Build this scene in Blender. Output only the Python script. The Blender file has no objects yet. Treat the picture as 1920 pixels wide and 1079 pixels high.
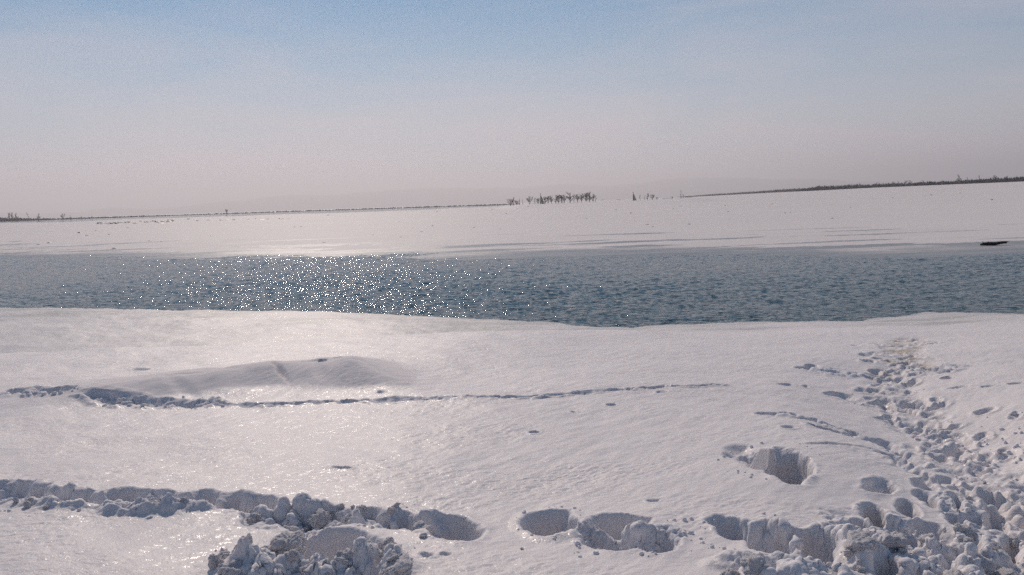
import bpy, math, random
import numpy as np
from mathutils import Matrix, Vector

C = bpy.context.scene.collection
SC = bpy.context.scene
R = math.radians
rng = np.random.default_rng(7)
random.seed(7)

# ------------------------------------------------------------------ camera
HC = 3.4                        # eye height above the river surface
F = 1663.0                      # focal length in photograph pixels (1920 wide)
PITCH, ROLL = R(5.47), R(1.86)
cp, sp = math.cos(PITCH), math.sin(PITCH)
FWD = np.array([0.0, cp, -sp])
RT0 = np.array([1.0, 0.0, 0.0]); UP0 = np.array([0.0, sp, cp])
RT = RT0 * math.cos(ROLL) - UP0 * math.sin(ROLL)
UP = UP0 * math.cos(ROLL) + RT0 * math.sin(ROLL)
cd = bpy.data.cameras.new('camera'); cam = bpy.data.objects.new('camera', cd); C.objects.link(cam)
cam.matrix_world = Matrix(((RT[0], UP[0], -FWD[0], 0), (RT[1], UP[1], -FWD[1], 0),
                           (RT[2], UP[2], -FWD[2], HC), (0, 0, 0, 1)))
cd.sensor_width = 36; cd.lens = 36 * F / 1920
cd.clip_start = 0.05; cd.clip_end = 90000
SC.camera = cam

# ------------------------------------------------------------------ light
SUN_EL, SUN_AZ = R(32), R(-13)   # azimuth from +Y towards +X
world = bpy.data.worlds.new('World'); SC.world = world; world.use_nodes = True
nt = world.node_tree; nt.nodes.clear()
N = nt.nodes.new; L = nt.links.new
out = N('ShaderNodeOutputWorld')
sky = N('ShaderNodeTexSky'); sky.sky_type = 'NISHITA'; sky.sun_disc = False
sky.sun_elevation = SUN_EL; sky.sun_rotation = SUN_AZ
sky.altitude = 50; sky.air_density = 1.0; sky.dust_density = 0.0; sky.ozone_density = 1.6
bg = N('ShaderNodeBackground'); bg.inputs['Strength'].default_value = 0.061
tint = N('ShaderNodeMix'); tint.data_type = 'RGBA'; tint.blend_type = 'MULTIPLY'; tint.inputs[0].default_value = 1.0
tint.inputs[7].default_value = (0.47, 0.93, 1.12, 1)      # the camera's own rendering of the sky blue
L(sky.outputs[0], tint.inputs[6]); L(tint.outputs[2], bg.inputs['Color'])
hz = N('ShaderNodeBackground'); hz.inputs['Strength'].default_value = 1.0
hz.inputs['Color'].default_value = (0.64, 0.60, 0.66, 1)      # thin pale spring haze veiling the low sky
tc = N('ShaderNodeTexCoord'); sx = N('ShaderNodeSeparateXYZ'); L(tc.outputs['Generated'], sx.inputs[0])
mr = N('ShaderNodeMapRange'); mr.interpolation_type = 'SMOOTHERSTEP'
mr.inputs['From Min'].default_value = -0.04; mr.inputs['From Max'].default_value = 0.31
mr.inputs['To Min'].default_value = 0.96; mr.inputs['To Max'].default_value = 0.0
L(sx.outputs['Z'], mr.inputs['Value'])
# faint cirrus veils
mp = N('ShaderNodeMapping'); mp.inputs['Scale'].default_value = (1.6, 1.6, 9.0); mp.inputs['Rotation'].default_value = (R(2), R(3), 0)
L(tc.outputs['Generated'], mp.inputs[0])
nz = N('ShaderNodeTexNoise'); nz.inputs['Scale'].default_value = 1.7; nz.inputs['Detail'].default_value = 7; nz.inputs['Roughness'].default_value = 0.55
nz.inputs['Distortion'].default_value = 0.5
L(mp.outputs[0], nz.inputs['Vector'])
m2 = N('ShaderNodeMapRange'); m2.inputs['From Min'].default_value = 0.42; m2.inputs['From Max'].default_value = 0.72
m2.inputs['To Min'].default_value = 0.0; m2.inputs['To Max'].default_value = 0.30
L(nz.outputs['Fac'], m2.inputs['Value'])
ad = N('ShaderNodeMath'); ad.operation = 'ADD'; ad.use_clamp = True
L(mr.outputs[0], ad.inputs[0]); L(m2.outputs[0], ad.inputs[1])
mx = N('ShaderNodeMixShader'); L(ad.outputs[0], mx.inputs[0]); L(bg.outputs[0], mx.inputs[1]); L(hz.outputs[0], mx.inputs[2])
L(mx.outputs[0], out.inputs['Surface'])

sd = bpy.data.lights.new('sun', 'SUN'); sun = bpy.data.objects.new('sun', sd); C.objects.link(sun)
sd.energy = 3.0; sd.angle = R(0.53); sd.color = (1.0, 0.85, 0.725)
sdir = Vector((math.sin(SUN_AZ) * math.cos(SUN_EL), math.cos(SUN_AZ) * math.cos(SUN_EL), math.sin(SUN_EL)))
sun.rotation_euler = sdir.to_track_quat('Z', 'Y').to_euler()
sun.location = sdir * 50

SC.view_settings.view_transform = 'Standard'
try: SC.view_settings.look = 'None'
except Exception: pass
SC.view_settings.exposure = -0.2; SC.view_settings.gamma = 1; SC.view_settings.use_curve_mapping = False
SC.render.engine = 'CYCLES'
SC.cycles.use_denoising = False
SC.cycles.use_adaptive_sampling = False
SC.cycles.max_bounces = 6; SC.cycles.diffuse_bounces = 3; SC.cycles.glossy_bounces = 2
SC.cycles.volume_bounces = 0
SC.cycles.sample_clamp_indirect = 4
SC.cycles.caustics_reflective = False; SC.cycles.caustics_refractive = False

# ------------------------------------------------------------------ numeric helpers
PERM = rng.permutation(4096).astype(np.int64)
ANG = rng.random(4096) * 2 * np.pi
GX, GY = np.cos(ANG), np.sin(ANG)
RND = rng.random(4096)
def _h(i, j): return PERM[(PERM[i & 4095] + j) & 4095]
def noise(x, y):
    xi = np.floor(x).astype(np.int64); yi = np.floor(y).astype(np.int64)
    fx = x - xi; fy = y - yi
    u = fx * fx * fx * (fx * (fx * 6 - 15) + 10); v = fy * fy * fy * (fy * (fy * 6 - 15) + 10)
    def g(a, b):
        h = _h(xi + a, yi + b)
        return GX[h] * (fx - a) + GY[h] * (fy - b)
    n0 = g(0, 0) * (1 - u) + g(1, 0) * u
    n1 = g(0, 1) * (1 - u) + g(1, 1) * u
    return (n0 * (1 - v) + n1 * v) * 1.5
def fbm(x, y, o=4, gain=0.5):
    t = np.zeros_like(x); a = 1.0
    for k in range(o):
        t += a * noise(x * 2 ** k + 17.3 * k, y * 2 ** k - 9.1 * k); a *= gain
    return t
def worley(x, y):
    """distance to the nearest jittered cell point and that cell's random number"""
    xi = np.floor(x).astype(np.int64); yi = np.floor(y).astype(np.int64)
    best = np.full(x.shape, 9.0); rid = np.zeros(x.shape)
    for a in (-1, 0, 1):
        for b in (-1, 0, 1):
            h = _h(xi + a, yi + b)
            px = xi + a + RND[h]; py = yi + b + RND[(h * 7 + 13) & 4095]
            d = np.hypot(x - px, y - py); m = d < best
            best = np.where(m, d, best); rid = np.where(m, RND[(h * 3 + 5) & 4095], rid)
    return best, rid
def sst(a, b, x):
    t = np.clip((x - a) / (b - a), 0, 1); return t * t * (3 - 2 * t)

def ray(px, py): return FWD * F + RT * (px - 960.0) + UP * (539.5 - py)
def on_plane(px, py, z):
    d = ray(px, py); t = (z - HC) / d[2]
    return np.array([d[0] * t, d[1] * t])
def at_range(px, py, r):
    d = ray(px, py); t = r / math.hypot(d[0], d[1])
    return np.array([d[0] * t, d[1] * t, HC + d[2] * t])

# ------------------------------------------------------------------ base shape of the near bank
NEAR_PX = [(-160, 580), (0, 577), (150, 577), (300, 580), (600, 583), (800, 592), (900, 598), (1020, 602), (1080, 609), (1180, 612),
           (1300, 607), (1420, 602), (1590, 600), (1680, 591), (1730, 585), (1800, 586), (1920, 588), (2100, 592)]
NS = np.array([on_plane(x, y, 0.03) for x, y in NEAR_PX]); o = np.argsort(NS[:, 0]); NS = NS[o]
def y_shore(x):
    y = np.interp(x, NS[:, 0], NS[:, 1])
    y = np.where(x < NS[0, 0], NS[0, 1] + (NS[0, 0] - x) * 0.5, y)
    return np.where(x > NS[-1, 0], NS[-1, 1] - (x - NS[-1, 0]) * 0.22, y)
FAR_PX = [(-160, 486), (0, 483), (200, 481), (480, 479), (700, 478), (960, 480), (1200, 475), (1440, 474), (1600, 477), (1730, 477), (1920, 474), (2100, 473)]
FS = np.array([on_plane(x, y, 0.03) for x, y in FAR_PX]); o = np.argsort(FS[:, 0]); FS = FS[o]
def y_far(x):
    y = np.interp(x, FS[:, 0], FS[:, 1])
    y = np.where(x < FS[0, 0], FS[0, 1] + (FS[0, 0] - x) * 0.5, y)
    return np.where(x > FS[-1, 0], FS[-1, 1] - (x - FS[-1, 0]) * 0.25, y)

def base(x, y):
    d = y_shore(x) - y + 0.22 * noise(x * 0.9, x * 0.3) + 0.10 * noise(x * 2.9, 1 + x * 0.2)
    edge = sst(-0.25, 0.45, d)
    shelf = -0.7 + edge * 0.76 + 0.022 * np.clip(d, 0, 40)
    lip = 17.3 + 0.9 * np.sin(x * 0.23 + 0.6)
    bank = 1.76 - 0.062 * np.clip(y - 4, -3, 14) + 0.0 * x
    left = shelf + (bank - shelf) * (1 - sst(-1.0, 3.4, y - lip))
    t = np.clip((y - 4) / np.maximum(y_shore(x) - 4.8, 4), -0.2, 1)
    smooth = np.where(d > 0.8, 1.76 - 1.66 * t + 0.13 * np.sin(t * 3.1416), shelf)
    smooth = np.minimum(smooth, 1.9)
    smooth = smooth * sst(0.0, 0.7, d) + shelf * (1 - sst(0.0, 0.7, d))
    k = sst(-1.5, 5.0, x)
    z = left * (1 - k) + smooth * k
    z = z + 0.05 * noise(x * 0.45, y * 0.30 + 4) * sst(0.5, 3, d)
    return z
def b1(x, y): return float(base(np.array([float(x)]), np.array([float(y)]))[0])
def on_bank(px, py):
    z = 1.2
    for _ in range(60):
        p = on_plane(px, py, z); z = 0.5 * z + 0.5 * b1(p[0], p[1])
    return p

# ------------------------------------------------------------------ carved features (holes, trenches, drifts), each at its place on the bank
FEATS = []
def hole(cx, cy, hx, hy, depth, soft=0.5, rot=0.0, rag=0.16, rim=0.004, fr=4.0):
    c = on_bank(cx, cy); a = R(rot)
    U = on_bank(cx + hx * math.cos(a), cy + hx * math.sin(a)) - c
    V = 0.5 * (on_bank(cx, cy + hy) - on_bank(cx, cy - hy))
    depth *= 0.84; soft = min(soft * 1.2, 0.95)
    FEATS.append(('hole', c, np.linalg.inv(np.array([[U[0], V[0]], [U[1], V[1]]])), max(np.linalg.norm(U), np.linalg.norm(V)), depth, soft, rag, rim, fr))
def bump(cx, cy, hx, hy, height, rot=0.0, p=1.0):
    c = on_bank(cx, cy); a = R(rot)
    U = on_bank(cx + hx * math.cos(a), cy + hx * math.sin(a)) - c
    V = 0.5 * (on_bank(cx, cy + hy) - on_bank(cx, cy - hy))
    FEATS.append(('bump', c, np.linalg.inv(np.array([[U[0], V[0]], [U[1], V[1]]])), max(np.linalg.norm(U), np.linalg.norm(V)), height))
def trench(pts, depth, rag=0.03, soft=0.4, lump=0.0, fr=6.0, rim=0.0):
    P, W = [], []
    for x, y, hy in pts:
        c = on_bank(x, y); P.append(c)
        W.append(0.5 * np.linalg.norm(on_bank(x, y + hy) - on_bank(x, y - hy)))
    FEATS.append(('trench', np.array(P), np.array(W), depth, rag, soft, lump, fr, rim))
def rough(cx, cy, hx, hy, amp, rot=0.0, size=0.12, sink=0.0):
    c = on_bank(cx, cy); a = R(rot)
    U = on_bank(cx + hx * math.cos(a), cy + hx * math.sin(a)) - c
    V = 0.5 * (on_bank(cx, cy + hy) - on_bank(cx, cy - hy))
    FEATS.append(('rough', c, np.linalg.inv(np.array([[U[0], V[0]], [U[1], V[1]]])), max(np.linalg.norm(U), np.linalg.norm(V)), amp, size, sink))

# the long drift on the left, its two humps and wind scoops
RIDGE_PX = [(80, 746, .03), (160, 742, .07), (240, 735, .14), (320, 729, .17), (400, 724, .17), (470, 719, .19), (560, 716, .20), (620, 714, .29), (665, 713, .31), (705, 716, .19), (735, 722, .04), (780, 726, .0)]
RIDGE = np.array([on_bank(x, y) for x, y, h in RIDGE_PX]); RIDGE_H = np.array([h for x, y, h in RIDGE_PX])
def _sm(xq, xs, ys):
    t = np.zeros_like(xq)
    for k, w in ((-.5, .12), (-.25, .22), (0, .32), (.25, .22), (.5, .12)): t += w * np.interp(xq + k, xs, ys)
    return t
def ridge(x, y):
    yc = _sm(x, RIDGE[:, 0], RIDGE[:, 1]) + 0.14 * noise(x * 0.9, x * 0 + 3.3)
    h = _sm(x, RIDGE[:, 0], RIDGE_H) * 1.12 * (1 + 0.20 * noise(x * 1.9 + 4.4, x * 0 + 0.7))
    t = y - yc
    w = np.where(t < 0, 1.0 + 0.25 * noise(x * 1.1, x * 0 + 8), 2.1)
    n_ = np.where(t < 0, np.exp(-2.2 * (t / w) ** 2), np.exp(-2.0 * (t / w) ** 2))
    return h * n_ * (1 + 0.10 * noise(x * 2.2 + y * 1.2, y * 1.1) * (t < 0.2))
hole(527, 722, 20, 4, 0.08, 0.8, 18, 0.1, 0.0); hole(600, 722, 20, 8, 0.04, 0.9, 14, 0.1, 0.0)
hole(335, 738, 40, 8, 0.03, 0.9, 12, 0.1, 0.0); hole(607, 712, 10, 2.4, 0.14, 0.2); hole(635, 711, 8, 1.4, 0.06, 0.2)
hole(262, 693, 16, 2.5, 0.05, 0.4)
# old ski/boot track running across the middle
trench([(180, 750, 3.5), (230, 757, 5), (300, 758, 4.5), (380, 760, 3.5)], 0.10, 0.05, 0.6, 0.05, 7, 0.03)
trench([(390, 760, 2), (440, 759, 1.8), (520, 758, 2.2), (600, 756, 1.6), (700, 752, 2.2), (740, 751, 4), (800, 750, 2.6), (900, 746, 2.2), (1000, 743, 2), (1080, 737, 1.8), (1160, 731, 1.3), (1240, 727, 1.2), (1350, 723, 1.2)], 0.04, 0.06, 0.7, 0.025, 5, 0.018)
for x, y, hx in ((745, 751, 22), (820, 750, 16), (560, 757, 14), (480, 758, 18), (905, 746, 20), (1010, 742, 14), (1095, 736, 18), (1180, 730, 12), (1345, 723, 12), (650, 754, 12)):
    hole(x, y, hx, 2.4, 0.055, 0.6)
hole(108, 740, 42, 8, 0.16, 0.3, 4, 0.3); hole(45, 737, 34, 6, 0.13, 0.3, -8, 0.3); hole(66, 746, 10, 6, 0.1)
rough(80, 745, 80, 9, 0.04, 0, 0.09); rough(270, 757, 130, 7, 0.035, 0, 0.08); rough(390, 757, 26, 6, 0.05, 0, 0.08)
hole(715, 740, 8, 1.6, 0.05)
# small pits on the open field
for x, y, hx, hy in ((640, 880, 22, 3), (1145, 758, 10, 2), (1075, 770, 8, 2), (1002, 812, 11, 3), (1240, 735, 10, 2), (1225, 940, 14, 3), (800, 1045, 16, 6), (835, 1042, 12, 4)):
    hole(x, y, hx, hy, 0.035, 0.5)
# boot trench crossing the foreground
trench([(-120, 905, 12), (0, 920, 13), (60, 931, 10), (150, 935, 9), (250, 934, 8), (330, 939, 6)], 0.14, 0.08, 0.5, 0.05, 4)
trench([(330, 938, 6), (380, 937, 10), (440, 940, 11), (490, 942, 9)], 0.15, 0.08, 0.5, 0.04, 4)
trench([(440, 950, 7), (520, 975, 14), (600, 972, 16), (680, 968, 10), (740, 975, 10)], 0.12, 0.09, 0.55, 0.07, 4)
trench([(690, 965, 8), (750, 978, 11), (800, 985, 12)], 0.14, 0.08, 0.5, 0.05, 4)
for x, y, hx, hy, d, r_ in ((-10, 920, 50, 19, .22, 6), (85, 929, 44, 13, .17, 8), (165, 936, 44, 12, .20, 3), (235, 930, 40, 13, .21, -3), (290, 940, 36, 9, .12, 6), (385, 934, 34, 14, .20, 4), (445, 941, 40, 17, .24, 6),
                             (505, 948, 22, 12, .16, 20), (545, 975, 48, 20, .16, 12), (625, 966, 44, 15, .15, -4), (705, 966, 34, 14, .2, 8), (765, 975, 38, 16, .2, 18)):
    hole(x, y, hx, hy, d, 0.5, r_, 0.2, 0.004, 4.0)
hole(848, 990, 52, 23, 0.34, 0.5, 2, 0.14, 0.006, 4)
bump(310, 957, 55, 7, 0.07); bump(110, 949, 60, 5, 0.05)
rough(290, 952, 130, 12, 0.05, 0, 0.09); rough(100, 935, 160, 18, 0.07); rough(590, 962, 105, 20, 0.10, 4, 0.13); rough(800, 975, 60, 16, 0.06)
# pit with a heap of broken clods at the bottom edge
hole(615, 1022, 95, 30, 0.28, 0.45, 0, 0.12); hole(590, 1100, 190, 46, 0.14, 0.5)
rough(590, 1078, 195, 42, 0.16, 0, 0.15); rough(600, 1070, 190, 46, 0.05, 0, 0.06); bump(470, 1068, 60, 20, 0.10); bump(740, 1066, 34, 18, 0.09)
# bootprints front centre
hole(1035, 981, 52, 21, 0.32, 0.4, 3, 0.12, 0.01); hole(1145, 1012, 64, 20, 0.22, 0.5, 10, 0.16); hole(1160, 981, 58, 14, 0.18, 0.5, 4, 0.2)
hole(1235, 1020, 40, 18, 0.13, 0.5); rough(1250, 1010, 60, 22, 0.05, 0, 0.09); hole(980, 1027, 4, 3, 0.02)
# pits front right
hole(1380, 993, 50, 18, 0.24, 0.6, 14, 0.2); hole(1440, 1012, 60, 24, 0.27, 0.6, 12, 0.22); hole(1540, 1014, 48, 34, 0.36, 0.55, 0, 0.22); hole(1660, 1035, 34, 26, 0.26, 0.5)
rough(1590, 1000, 80, 30, 0.05, 8, 0.10); rough(1470, 1008, 110, 24, 0.10, 10, 0.13); rough(1150, 1000, 90, 26, 0.045, 6, 0.10); rough(1035, 985, 50, 18, 0.03, 0, 0.08); rough(848, 994, 50, 20, 0.05, 0, 0.10)
# pit holding the tilted block
hole(1415, 856, 58, 20, 0.13, 0.7, 14, 0.16, 0.0); hole(1476, 868, 50, 29, 0.40, 0.35, 8, 0.08, 0.0); rough(1405, 852, 40, 13, 0.05, 0, 0.1)
# bootprints leading down to the path
for x, y, hx, hy, d, r_ in ((1645, 882, 30, 13, .22, -5), (1733, 864, 25, 8, .14, 6), (1740, 888, 26, 11, .18, 14), (1702, 912, 24, 15, .2, 10), (1640, 935, 26, 22, .24, 10),
                            (1745, 945, 52, 18, .26, 10), (1795, 915, 24, 12, .18, 12), (1797, 886, 18, 12, .16, 24), (1812, 865, 16, 9, .14, 10), (1868, 905, 22, 16, .18, 18),
                            (1830, 960, 20, 16, .16, 20), (1900, 950, 24, 22, .2, 20), (1860, 1000, 40, 20, .18, 24), (1690, 965, 40, 14, .16, 6), (1610, 965, 22, 16, .18, 0),
                            (1780, 1010, 30, 14, .14, 16), (1720, 1040, 30, 14, .14, 6), (1895, 1045, 24, 28, .2, 24), (1480, 803, 16, 3.5, .08, 0), (1440, 777, 24, 3.2, .09, 2)):
    hole(x, y, hx, hy, d, 0.5, r_, 0.18)
trench([(1485, 776, 3), (1530, 783, 3), (1600, 792, 3)], 0.07, 0.04, 0.6, 0.03, 5)
trench([(1525, 793, 3), (1590, 800, 3), (1650, 797, 4), (1700, 818, 5), (1740, 831, 4)], 0.08, 0.04, 0.6, 0.03, 5)
trench([(1665, 826, 4), (1705, 838, 5), (1755, 855, 4)], 0.09, 0.04, 0.6, 0.03, 5)
rough(1700, 990, 190, 70, 0.085, 14, 0.15); rough(1690, 1000, 180, 64, 0.05, 14, 0.08); rough(1850, 1010, 80, 70, 0.11, 30, 0.16); rough(1800, 900, 70, 30, 0.04, 20, 0.09); rough(1500, 1085, 170, 32, 0.14, 8, 0.22)
bump(1610, 1030, 50, 22, 0.10, 20); bump(1560, 1075, 90, 18, 0.08)
# footprints at the water-side end of the path
hole(1522, 685, 14, 4, 0.16, 0.3); hole(1508, 690, 18, 2.5, 0.08); hole(1562, 691, 22, 3.5, 0.11); hole(1778, 695, 14, 3.5, 0.16, 0.3); hole(1747, 677, 30, 3.5, 0.10)
hole(1625, 659, 14, 2.2, 0.10); hole(1604, 646, 9, 1.2, 0.06); hole(1635, 669, 8, 1.8, 0.08); hole(1708, 730, 20, 4, 0.12); hole(1575, 727, 30, 4, 0.12); hole(1475, 721, 16, 2, .07)
hole(1510, 721, 8, 2, .06); hole(1765, 736, 16, 4, .1); hole(1798, 714, 20, 1.6, .05); hole(1855, 718, 16, 1.8, .05); hole(1905, 718, 18, 2, .06); hole(1905, 765, 14, 4, .06)
rough(1760, 680, 60, 8, 0.035, 0, 0.09); rough(1560, 690, 70, 8, 0.03, 0, 0.09)
PATH_PX = [(2080, 1120, 60), (1960, 1010, 60), (1905, 925, 48), (1880, 870, 40), (1830, 820, 42), (1760, 780, 38), (1700, 745, 36), (1670, 715, 34), (1680, 690, 34), (1700, 668, 30), (1690, 650, 24), (1700, 632, 20)]
PATHC = np.array([on_bank(x, y) for x, y, w in PATH_PX])
PATHW = np.array([1.2 * w * np.hypot(*on_bank(x, y)) / F for x, y, w in PATH_PX])
_prng = np.random.default_rng(3)
PRINTS = []
for _ in range(220):
    k = _prng.integers(1, len(PATHC) - 1); t = _prng.random()
    c = PATHC[k] * (1 - t) + PATHC[k + 1 if k + 1 < len(PATHC) else k] * t
    w = PATHW[k]
    PRINTS.append((c[0] + _prng.normal() * w * 0.8, c[1] + _prng.normal() * w * 1.0, _prng.uniform(0.09, 0.17), _prng.uniform(0.05, 0.08), _prng.uniform(-0.9, 0.9), _prng.uniform(0.012, 0.035)))

def poly_dist(x, y, P, W):
    best = np.full(x.shape, 1e9); wid = np.zeros(x.shape)
    for i in range(len(P) - 1):
        a, b = P[i], P[i + 1]; d = b - a; l2 = d @ d
        t = np.clip(((x - a[0]) * d[0] + (y - a[1]) * d[1]) / l2, 0, 1)
        q = np.hypot(x - a[0] - t * d[0], y - a[1] - t * d[1]); w = W[i] * (1 - t) + W[i + 1] * t
        m = q / w < best
        best = np.where(m, q / w, best); wid = np.where(m, w, wid)
    return best, wid

def lumpy(x, y, s):
    w1, r1 = worley(x / s, y / s); w2, r2 = worley(x / s * 2.3 + 5, y / s * 2.3 + 9)
    a = np.sqrt(np.clip(1 - (w1 / 0.75) ** 2, 0, 1)) * (0.35 + 0.9 * r1)
    b = np.sqrt(np.clip(1 - (w2 / 0.75) ** 2, 0, 1)) * (0.3 + 0.7 * r2)
    return a * 0.62 + b * 0.34 + 0.28 * fbm(x / s * 1.6, y / s * 1.6, 3)

SLUSH = [(*on_plane(95, 584, 0.2), 1.7, 1.1), (*on_plane(735, 594, 0.15), 0.9, 0.5), (*on_plane(990, 603, 0.15), 1.2, 0.45), (*on_plane(440, 584, 0.15), 1.6, 0.4)]
def terrain(x, y):
    """height of the near bank, and masks: broken snow, wet ice, trodden dirt"""
    z = base(x, y); d = y_shore(x) - y
    brk = np.zeros_like(x)
    # path down to the river
    q, w = poly_dist(x, y, PATHC, PATHW)
    pm = 1 - sst(0.55, 1.5, q + 0.35 * fbm(x * 1.3, y * 1.3, 2))
    near = np.clip((14 - y) / 8, 0, 1)
    dw = q * w
    z = z - (0.03 + 0.17 * near) * (1 - sst(0.1, 1.3, dw)) - 0.03 * pm
    m = q < 2.2
    if m.any():
        xx, yy = x[m], y[m]
        k = pm[m]
        z[m] += k * (0.019 * (lumpy(xx, yy, 0.10) - 0.45)) + 0.03 * k * fbm(xx * 2.2, yy * 2.2, 2)
        brk[m] = np.maximum(brk[m], k * 0.45)
    for (cx, cy, a, b, th, dp) in PRINTS:
        m = (np.abs(x - cx) < 0.35) & (np.abs(y - cy) < 0.35)
        if m.any():
            xx, yy = x[m] - cx, y[m] - cy; c_, s_ = math.cos(th + 1.2), math.sin(th + 1.2)
            e = np.sqrt(((xx * c_ + yy * s_) / a) ** 2 + ((-xx * s_ + yy * c_) / b) ** 2) + 0.2 * noise(x[m] * 14, y[m] * 14)
            z[m] += -dp * (1 - sst(0.7, 1.15, e)) + 0.35 * dp * np.exp(-((e - 1.35) / 0.25) ** 2)
    # gentle wind crust relief over the open snow
    z = z + sst(0.5, 2.5, d) * (0.016 * fbm(x * 1.1 + 0.5 * y, y * 0.8, 3) + 0.005 * fbm(x * 5.0 - 3 * y, y * 3.0, 3))
    m = (x > RIDGE[:, 0].min() - 3) & (x < RIDGE[:, 0].max() + 3) & (y > RIDGE[:, 1].min() - 3) & (y < RIDGE[:, 1].max() + 5)
    matte = np.zeros_like(x)
    if m.any():
        rh = ridge(x[m], y[m]); z[m] += rh; matte[m] = sst(0.015, 0.07, rh)
    dn = np.zeros_like(x)
    for f in FEATS:
        if f[0] in ('hole', 'bump', 'rough'):
            c, M, r = f[1], f[2], f[3] * 2.6
            m = (np.abs(x - c[0]) < r) & (np.abs(y - c[1]) < r)
            if not m.any(): continue
            xx, yy = x[m] - c[0], y[m] - c[1]
            e = np.hypot(M[0, 0] * xx + M[0, 1] * yy, M[1, 0] * xx + M[1, 1] * yy)
            if f[0] == 'bump':
                z[m] += f[4] * np.exp(-e * e * 1.3)
            elif f[0] == 'hole':
                depth, soft, rag, rim, fr = f[4:]
                e = e + rag * 1.5 * fbm(x[m] * fr + c[0], y[m] * fr + c[1], 2)
                g = 1 - sst(1 - soft, 1 + soft * 0.25, e)
                dn[m] = np.maximum(dn[m], depth * g)
                z[m] += rim * np.exp(-((e - 1.25) / 0.2) ** 2)
                brk[m] = np.maximum(brk[m], (1 - sst(0.9, 1.35, e)) * (0.75 if soft < 0.75 else 0.0))
            else:
                amp, size, sink = f[4:]
                g = 1 - sst(0.6, 1.15, e + 0.3 * fbm(x[m] * 3, y[m] * 3, 2))
                z[m] += g * amp * (lumpy(x[m], y[m], size) - 0.40)
                brk[m] = np.maximum(brk[m], g)
        else:
            P, W, depth, rag, soft, lump, fr, rim = f[1:]
            lo = P.min(0) - 0.7; hi = P.max(0) + 0.7
            m = (x > lo[0]) & (x < hi[0]) & (y > lo[1]) & (y < hi[1])
            if not m.any(): continue
            xx, yy = x[m], y[m]
            q, w = poly_dist(xx, yy, P, W)
            e = q + rag / np.maximum(w, 0.03) * fbm(xx * fr, yy * fr, 3)
            g = 1 - sst(1 - soft, 1 + soft * 0.3, e)
            dn[m] = np.maximum(dn[m], depth * g)
            z[m] += rim * np.exp(-((e - 1.5) / 0.35) ** 2) * (0.5 + noise(xx * 5, yy * 5))
            if lump: z[m] += lump * g * lumpy(xx, yy, 0.14)
            brk[m] = np.maximum(brk[m], (1 - sst(0.9, 1.4, e)))
    z = z - dn
    # crusty melt-freeze grain
    m = (y > 1) & (y < 16) & (brk < 0.9)
    if m.any():
        xx, yy = x[m], y[m]
        u, v = xx * 0.80 + yy * 0.60, -xx * 0.60 + yy * 0.80
        z[m] += (1 - brk[m]) * 0.0036 * sst(-0.5, 0.6, fbm(xx * 0.9, yy * 1.2, 2)) * fbm(u * 14, v * 24, 3, 0.6)
    # grey river-ice shelf along the water
    wet = (1 - sst(2.0, 5.5, d + 2.2 * fbm(x * 0.25, y * 0.5, 3))) * (0.45 + 0.55 * sst(-0.2, 0.4, fbm(x * 0.35 + 9, y * 1.2, 3)))
    wet = np.maximum(wet, (1 - sst(0.1, 0.7, d + 0.5 * noise(x * 0.6, y * 2))) * 0.8)
    wet = np.maximum(wet, 0.55 * sst(8, 11, x) * (1 - sst(3, 9, d)) )
    lipd = y - (17.3 + 0.9 * np.sin(x * 0.23 + 0.6))
    wet = np.maximum(wet, 0.42 * sst(-0.5, 1.5, lipd) * (1 - sst(-1.5, 5.0, x)) * np.clip(0.8 + 0.5 * fbm(x * 0.3, y * 0.7, 3), 0.3, 1))
    for cx, cy, a_, b_ in SLUSH: wet = np.maximum(wet, 1 - sst(0.5, 1.1, np.hypot((x - cx) / a_, (y - cy) / b_) + 0.5 * fbm(x * 0.8, y * 1.6, 3)))
    dirt = (0.12 + 0.88 * sst(8.5, 12.5, y)) * pm * np.clip(fbm(x * 2.2 + 3, y * 2.2, 3) * 0.9 + 0.22, 0, 1)
    return z, brk, wet, dirt, matte
def t1(x, y): return float(terrain(np.array([float(x)]), np.array([float(y)]))[0][0])

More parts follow.
